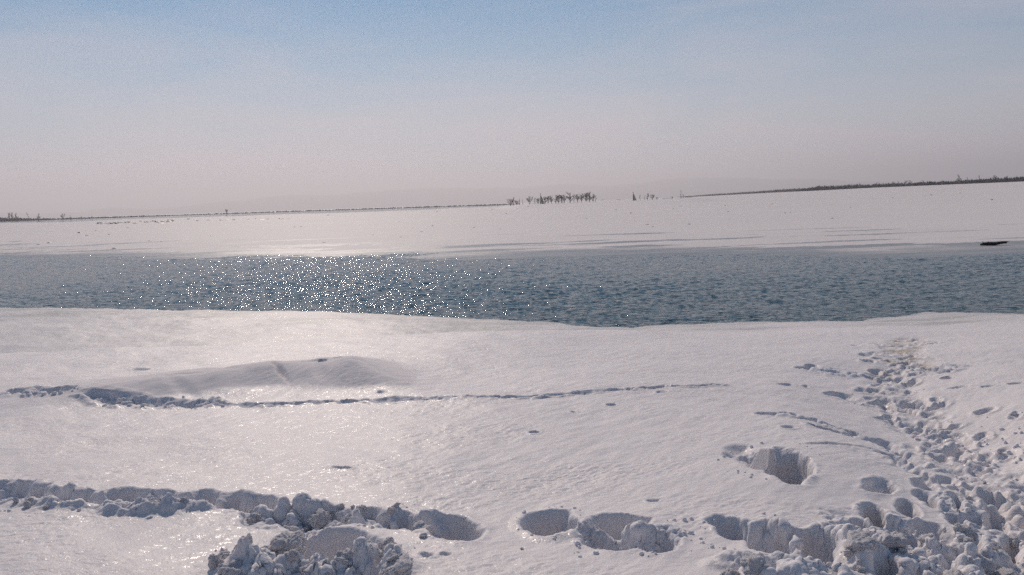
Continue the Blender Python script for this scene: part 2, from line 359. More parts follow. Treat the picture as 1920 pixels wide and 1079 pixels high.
# ------------------------------------------------------------------ far bank
WOOD_PX = [(-300, 423, 1500), (0, 416, 1500), (120, 412.5, 1550), (240, 408, 1600), (480, 400.3, 1700), (720, 392.5, 1600), (940, 385, 1450), (1120, 378, 1500),
           (1290, 370, 1500), (1440, 362, 1450), (1540, 357.6, 1300), (1640, 352.5, 1250), (1800, 346, 1200), (1920, 341, 1150), (2200, 330, 1100)]
W_AZ = np.array([math.atan2(ray(x, y)[0], ray(x, y)[1]) for x, y, r in WOOD_PX])
W_Z = np.array([at_range(x, y, r)[2] for x, y, r in WOOD_PX]); W_R = np.array([float(r) for x, y, r in WOOD_PX])
ISL_A, ISL_B = [math.atan2(ray(x, 375)[0], ray(x, 375)[1]) for x in (945, 1310)]
def far_d(x, y): return y - y_far(x) + 2.6 * fbm(x * 0.10, x * 0.03 + y * 0.08, 3)
def zfar(x, y):
    d = far_d(x, y); r = np.hypot(x, y); az = np.arctan2(x, y)
    nz_ = fbm(x * 0.09 + 0.05 * y, y * 0.36, 4)
    z = 0.02 + 0.016 * np.clip(d, -30, 24) + 0.045 * nz_ * np.clip(1 - d / 40, 0.25, 1)
    z = np.where(d < -4, np.minimum(z, 0.02 + 0.03 * d + 0.03 * nz_), z)
    z = np.maximum(z, -0.8)
    z = z + sst(20, 120, d) * 0.10 * fbm(x * 0.02, y * 0.035, 3)
    hb = np.interp(az, W_AZ, W_Z) - 0.4; rb = np.interp(az, W_AZ, W_R)
    z = z + hb * sst(0, 1, (r - 150) / (rb - 150))
    isl = sst(ISL_A - 0.012, ISL_A + 0.02, az) * (1 - sst(ISL_B - 0.02, ISL_B + 0.03, az))
    z = z + isl * (1.65 + 0.25 * noise(x * 0.03, y * 0.03)) * sst(330, 515, r) * (1 - 0.8 * sst(560, 760, r))
    return z
def zf1(x, y): return float(zfar(np.array([float(x)]), np.array([float(y)]))[0])

# ------------------------------------------------------------------ materials
def mat(name):
    m = bpy.data.materials.new(name); m.use_nodes = True
    nt = m.node_tree; b = nt.nodes['Principled BSDF']
    return m, nt, b
def nd(nt, t, **kw):
    n = nt.nodes.new(t)
    for k, v in kw.items():
        if k in n.inputs: n.inputs[k].default_value = v
        else: setattr(n, k, v)
    return n
def lk(nt, a, b): nt.links.new(a, b)
def mixc(nt, fac, a, b):
    n = nt.nodes.new('ShaderNodeMix'); n.data_type = 'RGBA'
    if hasattr(fac, 'node'): lk(nt, fac, n.inputs[0])
    else: n.inputs[0].default_value = fac
    for s, v in ((6, a), (7, b)):
        if hasattr(v, 'node'): lk(nt, v, n.inputs[s])
        else: n.inputs[s].default_value = v
    return n.outputs[2]
def wpos(nt, sc=(1, 1, 1), rot=0.0):
    g = nt.nodes.new('ShaderNodeNewGeometry'); m = nt.nodes.new('ShaderNodeMapping')
    m.inputs['Scale'].default_value = sc; m.inputs['Rotation'].default_value = (0, 0, rot)
    lk(nt, g.outputs['Position'], m.inputs[0]); return m.outputs[0]

def snow_material():
    m, nt, b = mat('crusted_snow')
    aw = nd(nt, 'ShaderNodeAttribute', attribute_name='wet'); adt = nd(nt, 'ShaderNodeAttribute', attribute_name='dirt')
    ab = nd(nt, 'ShaderNodeAttribute', attribute_name='broken')
    big = nd(nt, 'ShaderNodeTexNoise', Scale=0.6, Detail=4.0); lk(nt, wpos(nt), big.inputs['Vector'])
    col = mixc(nt, big.outputs['Fac'], (0.83, 0.765, 0.745, 1), (0.89, 0.825, 0.795, 1))
    wetn = nd(nt, 'ShaderNodeTexNoise', Scale=2.5, Detail=5.0); lk(nt, wpos(nt, (0.5, 1.6, 1)), wetn.inputs['Vector'])
    wc = mixc(nt, wetn.outputs['Fac'], (0.44, 0.43, 0.41, 1), (0.66, 0.625, 0.585, 1))
    col = mixc(nt, aw.outputs['Fac'], col, wc)
    col = mixc(nt, ab.outputs['Fac'], col, (0.80, 0.77, 0.78, 1))
    col = mixc(nt, adt.outputs['Fac'], col, (0.52, 0.45, 0.34, 1))
    lk(nt, col, b.inputs['Base Color'])
    b.inputs['Specular IOR Level'].default_value = 0.06
    b.inputs['Subsurface Weight'].default_value = 0.5; b.inputs['Subsurface Radius'].default_value = (1.0, 1.05, 1.15); b.inputs['Subsurface Scale'].default_value = 0.010
    n1 = nd(nt, 'ShaderNodeTexNoise', Scale=24.0, Detail=3.0, Roughness=0.6); lk(nt, wpos(nt, (0.7, 1.25, 1), R(-30)), n1.inputs['Vector'])
    n2 = nd(nt, 'ShaderNodeTexNoise', Scale=90.0, Detail=2.0); lk(nt, wpos(nt), n2.inputs['Vector'])
    b1_ = nd(nt, 'ShaderNodeBump', Strength=0.7, Distance=0.011); lk(nt, n1.outputs['Fac'], b1_.inputs['Height'])
    b2_ = nd(nt, 'ShaderNodeBump', Strength=0.6, Distance=0.004); lk(nt, n2.outputs['Fac'], b2_.inputs['Height']); lk(nt, b1_.outputs[0], b2_.inputs['Normal'])
    pb_ = nd(nt, 'ShaderNodeTexNoise', Scale=0.9, Detail=4.0); lk(nt, wpos(nt, (0.6, 1.3, 1), R(-20)), pb_.inputs['Vector'])
    pm_ = nd(nt, 'ShaderNodeMapRange'); pm_.inputs['From Min'].default_value = 0.36; pm_.inputs['From Max'].default_value = 0.64; pm_.inputs['To Min'].default_value = 0.18; pm_.inputs['To Max'].default_value = 0.95
    lk(nt, pb_.outputs['Fac'], pm_.inputs['Value']); lk(nt, pm_.outputs[0], b1_.inputs['Strength'])
    lk(nt, b2_.outputs[0], b.inputs['Normal'])
    rr = nd(nt, 'ShaderNodeMapRange'); rr.inputs['To Min'].default_value = 0.45; rr.inputs['To Max'].default_value = 0.75
    lk(nt, ab.outputs['Fac'], rr.inputs['Value']); lk(nt, rr.outputs[0], b.inputs['Roughness'])
    # glazed crust: scattered flat ice facets that catch the sun (fewer on freshly broken snow)
    vo = nd(nt, 'ShaderNodeTexVoronoi', Scale=55.0); lk(nt, wpos(nt, (0.6, 1.3, 1), R(-30)), vo.inputs['Vector'])
    sp_ = nt.nodes.new('ShaderNodeSeparateColor'); lk(nt, vo.outputs['Color'], sp_.inputs[0])
    th = nd(nt, 'ShaderNodeMapRange'); th.inputs['From Min'].default_value = 0.72; th.inputs['From Max'].default_value = 0.98; th.inputs['To Max'].default_value = 0.52
    lk(nt, sp_.outputs[0], th.inputs['Value'])
    patch = nd(nt, 'ShaderNodeTexNoise', Scale=1.3, Detail=3.0); lk(nt, wpos(nt), patch.inputs['Vector'])
    pr = nd(nt, 'ShaderNodeMapRange'); pr.inputs['From Min'].default_value = 0.35; pr.inputs['From Max'].default_value = 0.65; pr.inputs['To Min'].default_value = 0.5
    lk(nt, patch.outputs['Fac'], pr.inputs['Value'])
    ml = nd(nt, 'ShaderNodeMath', operation='MULTIPLY'); lk(nt, th.outputs[0], ml.inputs[0]); lk(nt, pr.outputs[0], ml.inputs[1])
    iv = nd(nt, 'ShaderNodeMath', operation='SUBTRACT'); iv.inputs[0].default_value = 1.0; iv.use_clamp = True
    am = nd(nt, 'ShaderNodeAttribute', attribute_name='matte'); sm_ = nd(nt, 'ShaderNodeMath', operation='ADD'); lk(nt, ab.outputs['Fac'], sm_.inputs[0]); lk(nt, am.outputs['Fac'], sm_.inputs[1]); lk(nt, sm_.outputs[0], iv.inputs[1])
    si = nd(nt, 'ShaderNodeMath', operation='MULTIPLY'); si.inputs[1].default_value = 0.06; lk(nt, iv.outputs[0], si.inputs[0]); lk(nt, si.outputs[0], b.inputs['Specular IOR Level'])
    m3 = nd(nt, 'ShaderNodeMath', operation='MULTIPLY'); lk(nt, ml.outputs[0], m3.inputs[0]); lk(nt, iv.outputs[0], m3.inputs[1])
    lk(nt, m3.outputs[0], b.inputs['Coat Weight']); b.inputs['Coat Roughness'].default_value = 0.19; b.inputs['Coat IOR'].default_value = 1.31
    lk(nt, b2_.outputs[0], b.inputs['Coat Normal'])
    return m
M_SNOW = snow_material()

def far_snow_material():
    m, nt, b = mat('river_ice_snow')
    aw = nd(nt, 'ShaderNodeAttribute', attribute_name='wet')
    big = nd(nt, 'ShaderNodeTexNoise', Scale=0.03, Detail=6.0); lk(nt, wpos(nt, (0.4, 1.2, 1)), big.inputs['Vector'])
    col = mixc(nt, big.outputs['Fac'], (0.84, 0.775, 0.745, 1), (0.90, 0.84, 0.80, 1))
    wn = nd(nt, 'ShaderNodeTexNoise', Scale=0.5, Detail=5.0); lk(nt, wpos(nt, (0.3, 1.6, 1)), wn.inputs['Vector'])
    wc = mixc(nt, wn.outputs['Fac'], (0.22, 0.235, 0.24, 1), (0.46, 0.45, 0.44, 1))
    col = mixc(nt, aw.outputs['Fac'], col, wc); lk(nt, col, b.inputs['Base Color'])
    b.inputs['Roughness'].default_value = 0.6
    ws = nd(nt, 'ShaderNodeMapRange'); ws.inputs['To Min'].default_value = 0.03; ws.inputs['To Max'].default_value = 0.06; lk(nt, aw.outputs['Fac'], ws.inputs['Value']); lk(nt, ws.outputs[0], b.inputs['Specular IOR Level'])
    wr = nd(nt, 'ShaderNodeMapRange'); wr.inputs['To Min'].default_value = 0.62; wr.inputs['To Max'].default_value = 0.30; lk(nt, aw.outputs['Fac'], wr.inputs['Value']); lk(nt, wr.outputs[0], b.inputs['Roughness'])
    n1 = nd(nt, 'ShaderNodeTexNoise', Scale=5.0, Detail=4.0); lk(nt, wpos(nt, (0.5, 1, 1)), n1.inputs['Vector'])
    bb = nd(nt, 'ShaderNodeBump', Strength=0.5, Distance=0.05); lk(nt, n1.outputs['Fac'], bb.inputs['Height']); lk(nt, bb.outputs[0], b.inputs['Normal'])
    return m
M_FAR = far_snow_material()

def water_material():
    m, nt, b = mat('river_water')
    b.inputs['Base Color'].default_value = (0.006, 0.044, 0.044, 1)
    b.inputs['Roughness'].default_value = 0.04; b.inputs['IOR'].default_value = 1.333
    prev = None
    for sc, st, dist, rot in ((3.5, (0.8, 1.2, 1), 0.07, R(8)), (9.0, (0.8, 1.2, 1), 0.030, R(-8)), (24.0, (0.9, 1.1, 1), 0.008, 0)):
        n = nd(nt, 'ShaderNodeTexNoise', Scale=sc, Detail=2.0, Roughness=0.5); lk(nt, wpos(nt, st, rot), n.inputs['Vector'])
        u = nd(nt, 'ShaderNodeBump', Strength=1.0, Distance=dist); lk(nt, n.outputs['Fac'], u.inputs['Height'])
        if prev: lk(nt, prev.outputs[0], u.inputs['Normal'])
        prev = u
    lk(nt, prev.outputs[0], b.inputs['Normal'])
    return m
M_WATER = water_material()

def plain(name, c1, c2, scale=8.0, rough=0.85, bump_=0.01):
    m, nt, b = mat(name)
    n = nd(nt, 'ShaderNodeTexNoise', Scale=scale, Detail=5.0); tcn = nt.nodes.new('ShaderNodeTexCoord'); lk(nt, tcn.outputs['Object'], n.inputs['Vector'])
    lk(nt, mixc(nt, n.outputs['Fac'], (*c1, 1), (*c2, 1)), b.inputs['Base Color'])
    b.inputs['Roughness'].default_value = rough
    if bump_:
        u = nd(nt, 'ShaderNodeBump', Strength=0.7, Distance=bump_); lk(nt, n.outputs['Fac'], u.inputs['Height']); lk(nt, u.outputs[0], b.inputs['Normal'])
    return m
M_BARK = plain('bark', (0.12, 0.11, 0.11), (0.22, 0.20, 0.195), 6)
M_TWIG = plain('twigs', (0.20, 0.185, 0.19), (0.32, 0.29, 0.285), 3, 0.9, 0)
M_WOODS = plain('bare_woodland', (0.05, 0.055, 0.075), (0.10, 0.105, 0.13), 0.05, 0.95, 0)
M_LOG = plain('waterlogged_wood', (0.012, 0.011, 0.011), (0.035, 0.03, 0.027), 5, 0.7, 0.01)
M_BOARD = plain('weathered_board', (0.06, 0.06, 0.065), (0.12, 0.115, 0.115), 3, 0.85, 0.004)
M_CLOD = plain('broken_snow', (0.79, 0.755, 0.765), (0.86, 0.82, 0.82), 16, 0.75, 0.04)
_pb = M_CLOD.node_tree.nodes['Principled BSDF']; _pb.inputs['Subsurface Weight'].default_value = 0.5; _pb.inputs['Subsurface Radius'].default_value = (1.0, 1.05, 1.15); _pb.inputs['Subsurface Scale'].default_value = 0.010; _pb.inputs['Specular IOR Level'].default_value = 0.1
M_ICE = plain('dark_ice', (0.16, 0.16, 0.17), (0.42, 0.41, 0.42), 2.2, 0.5, 0.03)  # mottled dark grey tone shared by the far hummocks and rubble slabs
M_HILL = plain('distant_hill', (0.30, 0.31, 0.34), (0.55, 0.55, 0.57), 0.0012, 0.95, 0)  # pale base colour: part of the haze fade is put into the hills themselves
M_PELLET = plain('dark_pellet', (0.02, 0.018, 0.016), (0.05, 0.04, 0.035), 40, 0.9, 0)

# ------------------------------------------------------------------ object helpers
def link_mesh(name, me, m=None, parent=None):
    ob = bpy.data.objects.new(name, me); C.objects.link(ob)
    if m and not me.materials: me.materials.append(m)
    if parent: ob.parent = parent
    return ob
def tag(o, label=None, cat=None, group=None, kind=None):
    for k, v in (('label', label), ('category', cat), ('group', group), ('kind', kind)):
        if v: o[k] = v
    return o
def empty(name, loc, rz=0.0):
    o = bpy.data.objects.new(name, None); C.objects.link(o); o.location = loc; o.rotation_euler = (0, 0, rz); o.empty_display_size = 0.2
    return o
def copy_tree(o, parent=None):
    c = o.copy(); C.objects.link(c); c.parent = parent
    for ch in list(o.children): copy_tree(ch, c)
    return c
def grid_mesh(name, X, Y, Z, wrap=False, attrs=None):
    nr, nc = X.shape
    co = np.stack([X, Y, Z], -1).reshape(-1, 3).astype(np.float32)
    i = np.arange(nr - 1)[:, None] * nc; j = np.arange(nc if wrap else nc - 1)[None, :]
    j2 = (j + 1) % nc
    q = np.stack([i + j, i + nc + j, i + nc + j2, i + j2], -1).reshape(-1, 4)
    me = bpy.data.meshes.new(name)
    me.vertices.add(len(co)); me.vertices.foreach_set('co', co.ravel())
    me.loops.add(q.size); me.loops.foreach_set('vertex_index', q.ravel().astype(np.int32))
    me.polygons.add(len(q)); me.polygons.foreach_set('loop_start', np.arange(0, q.size, 4, dtype=np.int32))
    me.polygons.foreach_set('loop_total', np.full(len(q), 4, dtype=np.int32))
    me.update(calc_edges=True)
    for k, v in (attrs or {}).items():
        at = me.attributes.new(k, 'FLOAT', 'POINT'); at.data.foreach_set('value', v.reshape(-1).astype(np.float32))
    me.shade_smooth()
    return me

class MB:
    def __init__(s): s.v = []; s.f = []
    def tube(s, pts, rad, n=5, caps=True):
        b = len(s.v); k = len(pts)
        for i, p in enumerate(pts):
            p = Vector(p); a = Vector(pts[max(i - 1, 0)]); c = Vector(pts[min(i + 1, k - 1)])
            t = (c - a).normalized() if (c - a).length > 1e-9 else Vector((0, 0, 1))
            e = t.orthogonal().normalized(); g = t.cross(e)
            for q in range(n):
                an = 2 * math.pi * q / n; s.v.append(tuple(p + (e * math.cos(an) + g * math.sin(an)) * rad[i]))
        for i in range(k - 1):
            for q in range(n):
                q2 = (q + 1) % n; s.f.append((b + i * n + q, b + i * n + q2, b + (i + 1) * n + q2, b + (i + 1) * n + q))
        if caps:
            s.f.append(tuple(b + q for q in range(n))[::-1]); s.f.append(tuple(b + (k - 1) * n + q for q in range(n)))
    def box(s, c, h, M=None):
        b = len(s.v)
        for i in range(8):
            p = Vector(((1 if i & 1 else -1) * h[0], (1 if i & 2 else -1) * h[1], (1 if i & 4 else -1) * h[2]))
            if M: p = M @ p
            s.v.append(tuple(Vector(c) + p))
        for q in ((0, 2, 3, 1), (4, 5, 7, 6), (0, 1, 5, 4), (2, 6, 7, 3), (0, 4, 6, 2), (1, 3, 7, 5)): s.f.append(tuple(b + k for k in q))
    def blade(s, a, b, w):
        """thin three sided twig from a to b"""
        s.tube([a, b], [w, w * 0.35], 3, False)
    def mesh(s, name, smooth=False):
        me = bpy.data.meshes.new(name); me.from_pydata(s.v, [], s.f); me.update()
        if smooth: me.shade_smooth()
        return me

# ------------------------------------------------------------------ near bank
def build_near():
    az = np.concatenate([np.linspace(-180, -42, 70, endpoint=False), np.linspace(-42, -33.5, 90, endpoint=False), np.linspace(-33.5, 33.5, 920, endpoint=False),
                         np.linspace(33.5, 42, 90, endpoint=False), np.linspace(42, 180, 70, endpoint=False)])
    r = [0.02, 0.8, 1.6, 2.2, 2.6, 2.9]
    while r[-1] < 3.3: r.append(r[-1] + 0.03)
    while r[-1] < 62:
        q = r[-1]
        r.append(q + (0.0105 if q < 5.6 else 0.0105 * (q / 5.6) ** 1.5 if q < 14 else 0.05 * (q / 14) ** 1.5))
    r += [90, 130, 220, 400, 800, 1600, 3500]
    r = np.array(r)
    A, RR = np.meshgrid(R(1) * az, r)
    X = RR * np.sin(A); Y = RR * np.cos(A)
    sh = X.shape
    z, brk, wet, dirt, matte = terrain(X.ravel().copy(), Y.ravel().copy())
    # crumbling of everything broken: displaced along the surface normal, so walls bulge and overhang
    x, y = X.ravel().copy(), Y.ravel().copy(); Z = z.reshape(sh)
    P = np.stack([X, Y, Z], -1)
    du = np.roll(P, -1, 1) - np.roll(P, 1, 1); dv = np.gradient(P, axis=0)
    nn = np.cross(du, dv); nn /= np.maximum(np.linalg.norm(nn, axis=-1, keepdims=True), 1e-9); nn *= np.sign(nn[..., 2:3] + 1e-9); nn = nn.reshape(-1, 3)
    m = (brk > 0.03) & (y > 0.5) & (np.abs(x) < 16)
    def n3(s_, o_): return (noise(x[m] * s_ + o_, y[m] * s_) + noise(y[m] * s_ + 7, z[m] * s_ + o_) + noise(z[m] * s_ + 3, x[m] * s_ + o_)) / 1.6
    k = brk[m] * (0.022 * n3(7, 1) + 0.016 * np.abs(n3(14, 5)) + 0.011 * np.abs(n3(30, 9)) + 0.004 * n3(70, 2) + 0.016 * noise(z[m] * 22 + 2 * noise(x[m] * 3, y[m] * 3), x[m] * 4 + y[m] * 3))
    x[m] += nn[m, 0] * k; y[m] += nn[m, 1] * k; z[m] += nn[m, 2] * k
    me = grid_mesh('snow_bank', x.reshape(sh), y.reshape(sh), z.reshape(sh), True, {'wet': wet, 'dirt': dirt, 'broken': brk, 'matte': matte})
    o = link_mesh('snow_bank', me, M_SNOW); tag(o, kind='structure')
    print('near verts', len(z))
build_near()

# ------------------------------------------------------------------ far snow field
def build_far():
    az = np.concatenate([np.linspace(-180, -40, 50, endpoint=False), np.linspace(-40, 40, 560, endpoint=False), np.linspace(40, 180, 50, endpoint=False)])
    r = [26.0]
    while r[-1] < 130: r.append(r[-1] * 1.006)
    while r[-1] < 20000: r.append(r[-1] * 1.03)
    A, RR = np.meshgrid(R(1) * az, np.array(r))
    X = (RR * np.sin(A)); Y = (RR * np.cos(A)); sh = X.shape
    x, y = X.ravel(), Y.ravel()
    z = zfar(x, y)
    back = y < 20; z = np.where(back, np.minimum(z, -0.8), z)
    d = far_d(x, y); rr = np.hypot(x, y)
    z = z - sst(2500, 9000, rr) * 3.0
    st = fbm(x * 0.06 + 3 + 0.02 * y, y * 0.36, 4)
    wet = (1 - sst(0.02, 0.13, z + 0.05 * st)) * (d < 60)
    wet = np.maximum(wet, 0.95 * sst(0.10, 0.24, st - 0.028 * np.clip(d, 0, 300) + 0.17))
    px_r = sst(19, 23, x) * (1 - sst(40, 60, x)) * (1 - sst(5.5, 9, d))      # wet dark apron around the log
    wet = np.maximum(wet, px_r * (0.45 + 0.5 * sst(-0.3, 0.4, st)))
    me = grid_mesh('snow_field', X, Y, z.reshape(sh), True, {'wet': wet})
    o = link_mesh('snow_field', me, M_FAR); tag(o, kind='structure')
build_far()

# ------------------------------------------------------------------ river
def waves(x, y):
    u = x * 0.94 + y * 0.34; v = -x * 0.34 + y * 0.94
    g = 0.75 + 0.5 * noise(x * 0.05, y * 0.07)
    z = 0.022 * noise(u * 0.42, v * 0.85) + 0.024 * noise(u * 1.1 + 7, v * 1.9) + 0.034 * noise(u * 2.3, v * 3.4 + 4) + 0.022 * noise(u * 4.6, v * 6.0)
    return z * g
def build_water():
    az = np.concatenate([np.linspace(-89, -37, 40, endpoint=False), np.linspace(-37, 37, 900), np.linspace(37.8, 89, 40)])
    r = [14.0, 17.0, 19.0, 20.5]
    while r[-1] < 125: r.append(r[-1] + 0.085 * (r[-1] / 20.5) ** 1.15)
    r += [180, 300, 700, 1500]
    A, RR = np.meshgrid(R(1) * az, np.array(r)); X = RR * np.sin(A); Y = RR * np.cos(A)
    k = sst(140, 110, RR) if False else 1 - sst(110, 140, RR)
    me = grid_mesh('river', X, Y, waves(X.ravel(), Y.ravel()).reshape(X.shape) * k)
    tag(link_mesh('river', me, M_WATER), kind='structure')
build_water()

# ------------------------------------------------------------------ distant hills
def build_hills(name, pts, r0, depth):
    px = np.linspace(pts[0][0], pts[-1][0], 260)
    py = np.interp(px, [p[0] for p in pts], [p[1] for p in pts])
    X = []; Y = []; Z = []
    top = np.array([at_range(a, b, r0 + depth * 0.5) for a, b in zip(px, py)])
    prof = [(0.0, 0.0), (0.2, 0.45), (0.38, 0.85), (0.5, 1.0), (0.65, 0.8), (0.85, 0.35), (1.0, 0.0)]
    for t, h in prof:
        rr = r0 + depth * t; k = rr / (r0 + depth * 0.5)
        x = top[:, 0] * k; y = top[:, 1] * k
        hgt = np.maximum(top[:, 2], 2) * h * (1 + 0.10 * fbm(x * 0.0012, y * 0.0012, 3) * (0 < t < 1))
        X.append(x); Y.append(y); Z.append(hgt - 4)
    me = grid_mesh(name, np.array(X), np.array(Y), np.array(Z))
    tag(link_mesh(name, me, M_HILL), kind='structure')
build_hills('hills', [(-500, 418), (-200, 408), (0, 398), (60, 400), (150, 398), (190, 391), (225, 389), (250, 390), (280, 391), (330, 389), (420, 377), (520, 368), (620, 366), (700, 360),
                      (760, 354), (860, 352), (960, 351), (1050, 346), (1110, 348), (1200, 343), (1320, 331), (1420, 334), (1600, 340), (1800, 345), (2200, 340)], 17500, 3000)

# ------------------------------------------------------------------ air
def build_haze():
    mb = MB(); mb.box((0, 0, 220), (21500, 21500, 228))
    me = mb.mesh('haze'); m = bpy.data.materials.new('haze'); m.use_nodes = True; n = m.node_tree; n.nodes.clear()
    o_ = n.nodes.new('ShaderNodeOutputMaterial'); v = n.nodes.new('ShaderNodeVolumePrincipled')
    v.inputs['Color'].default_value = (0.98, 0.955, 1.0, 1); v.inputs['Density'].default_value = 0.00015; v.inputs['Anisotropy'].default_value = 0.42
    n.links.new(v.outputs[0], o_.inputs['Volume'])
    tag(link_mesh('haze', me, m), kind='stuff')
build_haze()

# ------------------------------------------------------------------ woods along the far bank (far masses)
def tufts(name, spec, n, seed, hf=1.0):
    """bare bushy woodland as many upright brush clumps; spec: (px, base y, top y, range)"""
    rg = random.Random(seed); mb = MB()
    P = [s[0] for s in spec]
    for _ in range(n):
        px = rg.uniform(P[0], P[-1])
        yb = np.interp(px, P, [s[1] for s in spec]); yt = np.interp(px, P, [s[2] for s in spec]); rr = np.interp(px, P, [s[3] for s in spec]) * rg.uniform(1.0, 1.06)
        a = at_range(px, yb, rr); h = (yb - yt) * rr / F * rg.uniform(0.8, 1.5) * hf
        zb = min(a[2], zf1(a[0], a[1])) - 0.3
        w = h * rg.uniform(0.35, 0.8)
        for k in range(9):
            ox, oy = rg.uniform(-w, w), rg.uniform(-w, w); hh = h * rg.uniform(0.6, 1.05) * (1 - 0.35 * abs(ox) / max(w, .01))
            b = len(mb.v); ww = rg.uniform(0.12, 0.3) * max(h, 2) * 0.5; lean = rg.uniform(-0.3, 0.3) * hh * 0.4
            x, y = a[0] + ox, a[1] + oy
            mb.v += [(x - ww, y, zb), (x + ww, y, zb), (x + ww * 0.8 + lean, y + 0.3, zb + hh * 0.6), (x + lean, y + ww * .5, zb + hh), (x - ww * 0.8 + lean, y - .3, zb + hh * 0.65)]
            mb.f += [(b, b + 1, b + 2, b + 4), (b + 4, b + 2, b + 3)]
    return link_mesh(name, mb.mesh(name), M_WOODS)
LW = [(-260, 421, 412, 1500), (0, 416, 408.5, 1500), (60, 414.5, 409.5, 1520), (120, 412.5, 408.5, 1550), (180, 410, 407, 1580), (240, 408, 404.8, 1600), (330, 405, 402.6, 1660), (480, 400.3, 397, 1700), (720, 392.5, 389.2, 1600), (940, 385, 381.8, 1450), (975, 383.6, 381, 1450)]
tag(tufts('far_wood', LW, 2000, 1, 0.8), 'low dark band of bare woodland along the far left bank', None, None, 'stuff')
RW = [(1270, 370.5, 369.2, 2300), (1330, 367.6, 364.6, 2300), (1400, 364, 360, 2200), (1470, 360.6, 355, 2000), (1530, 358, 352, 1900)]
tag(tufts('far_wood', RW, 900, 2), 'smooth dark strip of far woodland tapering behind the right snow field', None, None, 'stuff')
RW2 = [(1490, 357.5, 355.5, 1320), (1530, 358, 351, 1300), (1590, 355.4, 348.5, 1270), (1640, 352.5, 346, 1250), (1720, 349, 342.5, 1220), (1800, 346, 339.5, 1200), (1860, 343.6, 336, 1170), (1920, 341, 333.5, 1150), (2150, 332, 324, 1120)]
tag(tufts('far_wood', RW2, 1300, 3), 'bushy dark band of bare woodland along the far right bank', None, None, 'stuff')

# ------------------------------------------------------------------ single bare trees
def tree_proto(seed, spread=0.32, limbs=6, twigs=130, stems=1, first=0.25, tw=0.02):
    twigs = int(twigs * 1.15); tw *= 1.0; first *= 0.6; spread *= 1.12
    """unit height bare tree: (trunk mesh with limbs, crown mesh of twigs)"""
    rg = random.Random(seed); tr = MB(); cr = MB(); tips = []
    for s_ in range(stems):
        a0 = rg.uniform(0, 6.28); l0 = 0.0 if stems == 1 else rg.uniform(0.08, spread * 0.8)
        pts = []; hh = rg.uniform(0.75, 0.95) if stems > 1 else 0.92
        for k in range(5):
            t = k / 4; pts.append((math.cos(a0) * l0 * t ** 1.3 + rg.uniform(-.015, .015), math.sin(a0) * l0 * t ** 1.3 + rg.uniform(-.015, .015), -0.03 + t * (hh + 0.03)))
        tr.tube(pts, [0.030 / math.sqrt(stems), 0.026 / math.sqrt(stems), 0.02 / math.sqrt(stems), 0.013, 0.006], 5)
        for _ in range(limbs):
            t = rg.uniform(first, 0.9); i = min(int(t * 4), 3); u = t * 4 - i
            p = Vector(pts[i]).lerp(Vector(pts[i + 1]), u); a = rg.uniform(0, 6.28); ln = spread * rg.uniform(0.7, 1.3) * (1.15 - 0.6 * t)
            q = p + Vector((math.cos(a) * ln * 0.75, math.sin(a) * ln * 0.75, ln * rg.uniform(0.7, 1.1)))
            if q.z > 1: q.z = 0.98
            mid = p.lerp(q, 0.5) + Vector((0, 0, -0.02)); tr.tube([p, mid, q], [0.012, 0.009, 0.004], 4)
            tips.append((p, mid, q))
        tips.append((Vector(pts[2]), Vector(pts[3]), Vector(pts[4])))
    for _ in range(twigs):
        p, m_, q = rg.choice(tips); t = rg.uniform(0.25, 1); s = p.lerp(q, t)
        a = rg.uniform(0, 6.28); ln = rg.uniform(0.06, 0.17)
        e = s + Vector((math.cos(a) * ln * 0.7, math.sin(a) * ln * 0.7, ln * rg.uniform(0.25, 1.0)))
        cr.blade(s, e, tw * rg.uniform(0.5, 1.0))
    return tr.mesh('trunk'), cr.mesh('crown')
PROTO = {'round': tree_proto(1, 0.34, 8, 240, 1, 0.2, 0.013), 'upright': tree_proto(2, 0.20, 7, 150, 2, 0.25, 0.013), 'multi': tree_proto(3, 0.30, 5, 220, 4, 0.25, 0.014),
         'sparse': tree_proto(4, 0.22, 5, 50, 1, 0.35, 0.010), 'bush': tree_proto(5, 0.55, 4, 160, 6, 0.1, 0.02), 'thin': tree_proto(6, 0.10, 3, 22, 1, 0.4, 0.010), 'vase': tree_proto(8, 0.36, 6, 230, 3, 0.45, 0.013)}
def tree(kind, px, ytop, ybase, rr, label, cat='tree', name='bare_tree', group=None, lean=0.0, wide=1.0, trans=0):
    a = at_range(px, ybase, rr); z = zf1(a[0], a[1])
    h = (ybase - ytop) * rr / F + max(0.0, a[2] - z) ; h = max(h, 0.4)
    z0 = min(z, a[2] + 0.2)
    o = empty(name, (a[0], a[1], z0), random.uniform(0, 6.28)); o.scale = (h * wide, h * wide, h)
    o.rotation_euler = (0, R(lean), random.uniform(0, 0.6)) if lean else o.rotation_euler
    link_mesh('trunk', PROTO[kind][0], M_BARK, o); link_mesh('crown', PROTO[kind][1], M_TWIG, o)
    tag(o, label, cat, group)
    return o
G1 = 'bare trees on the snowy islet'
ISL = 520
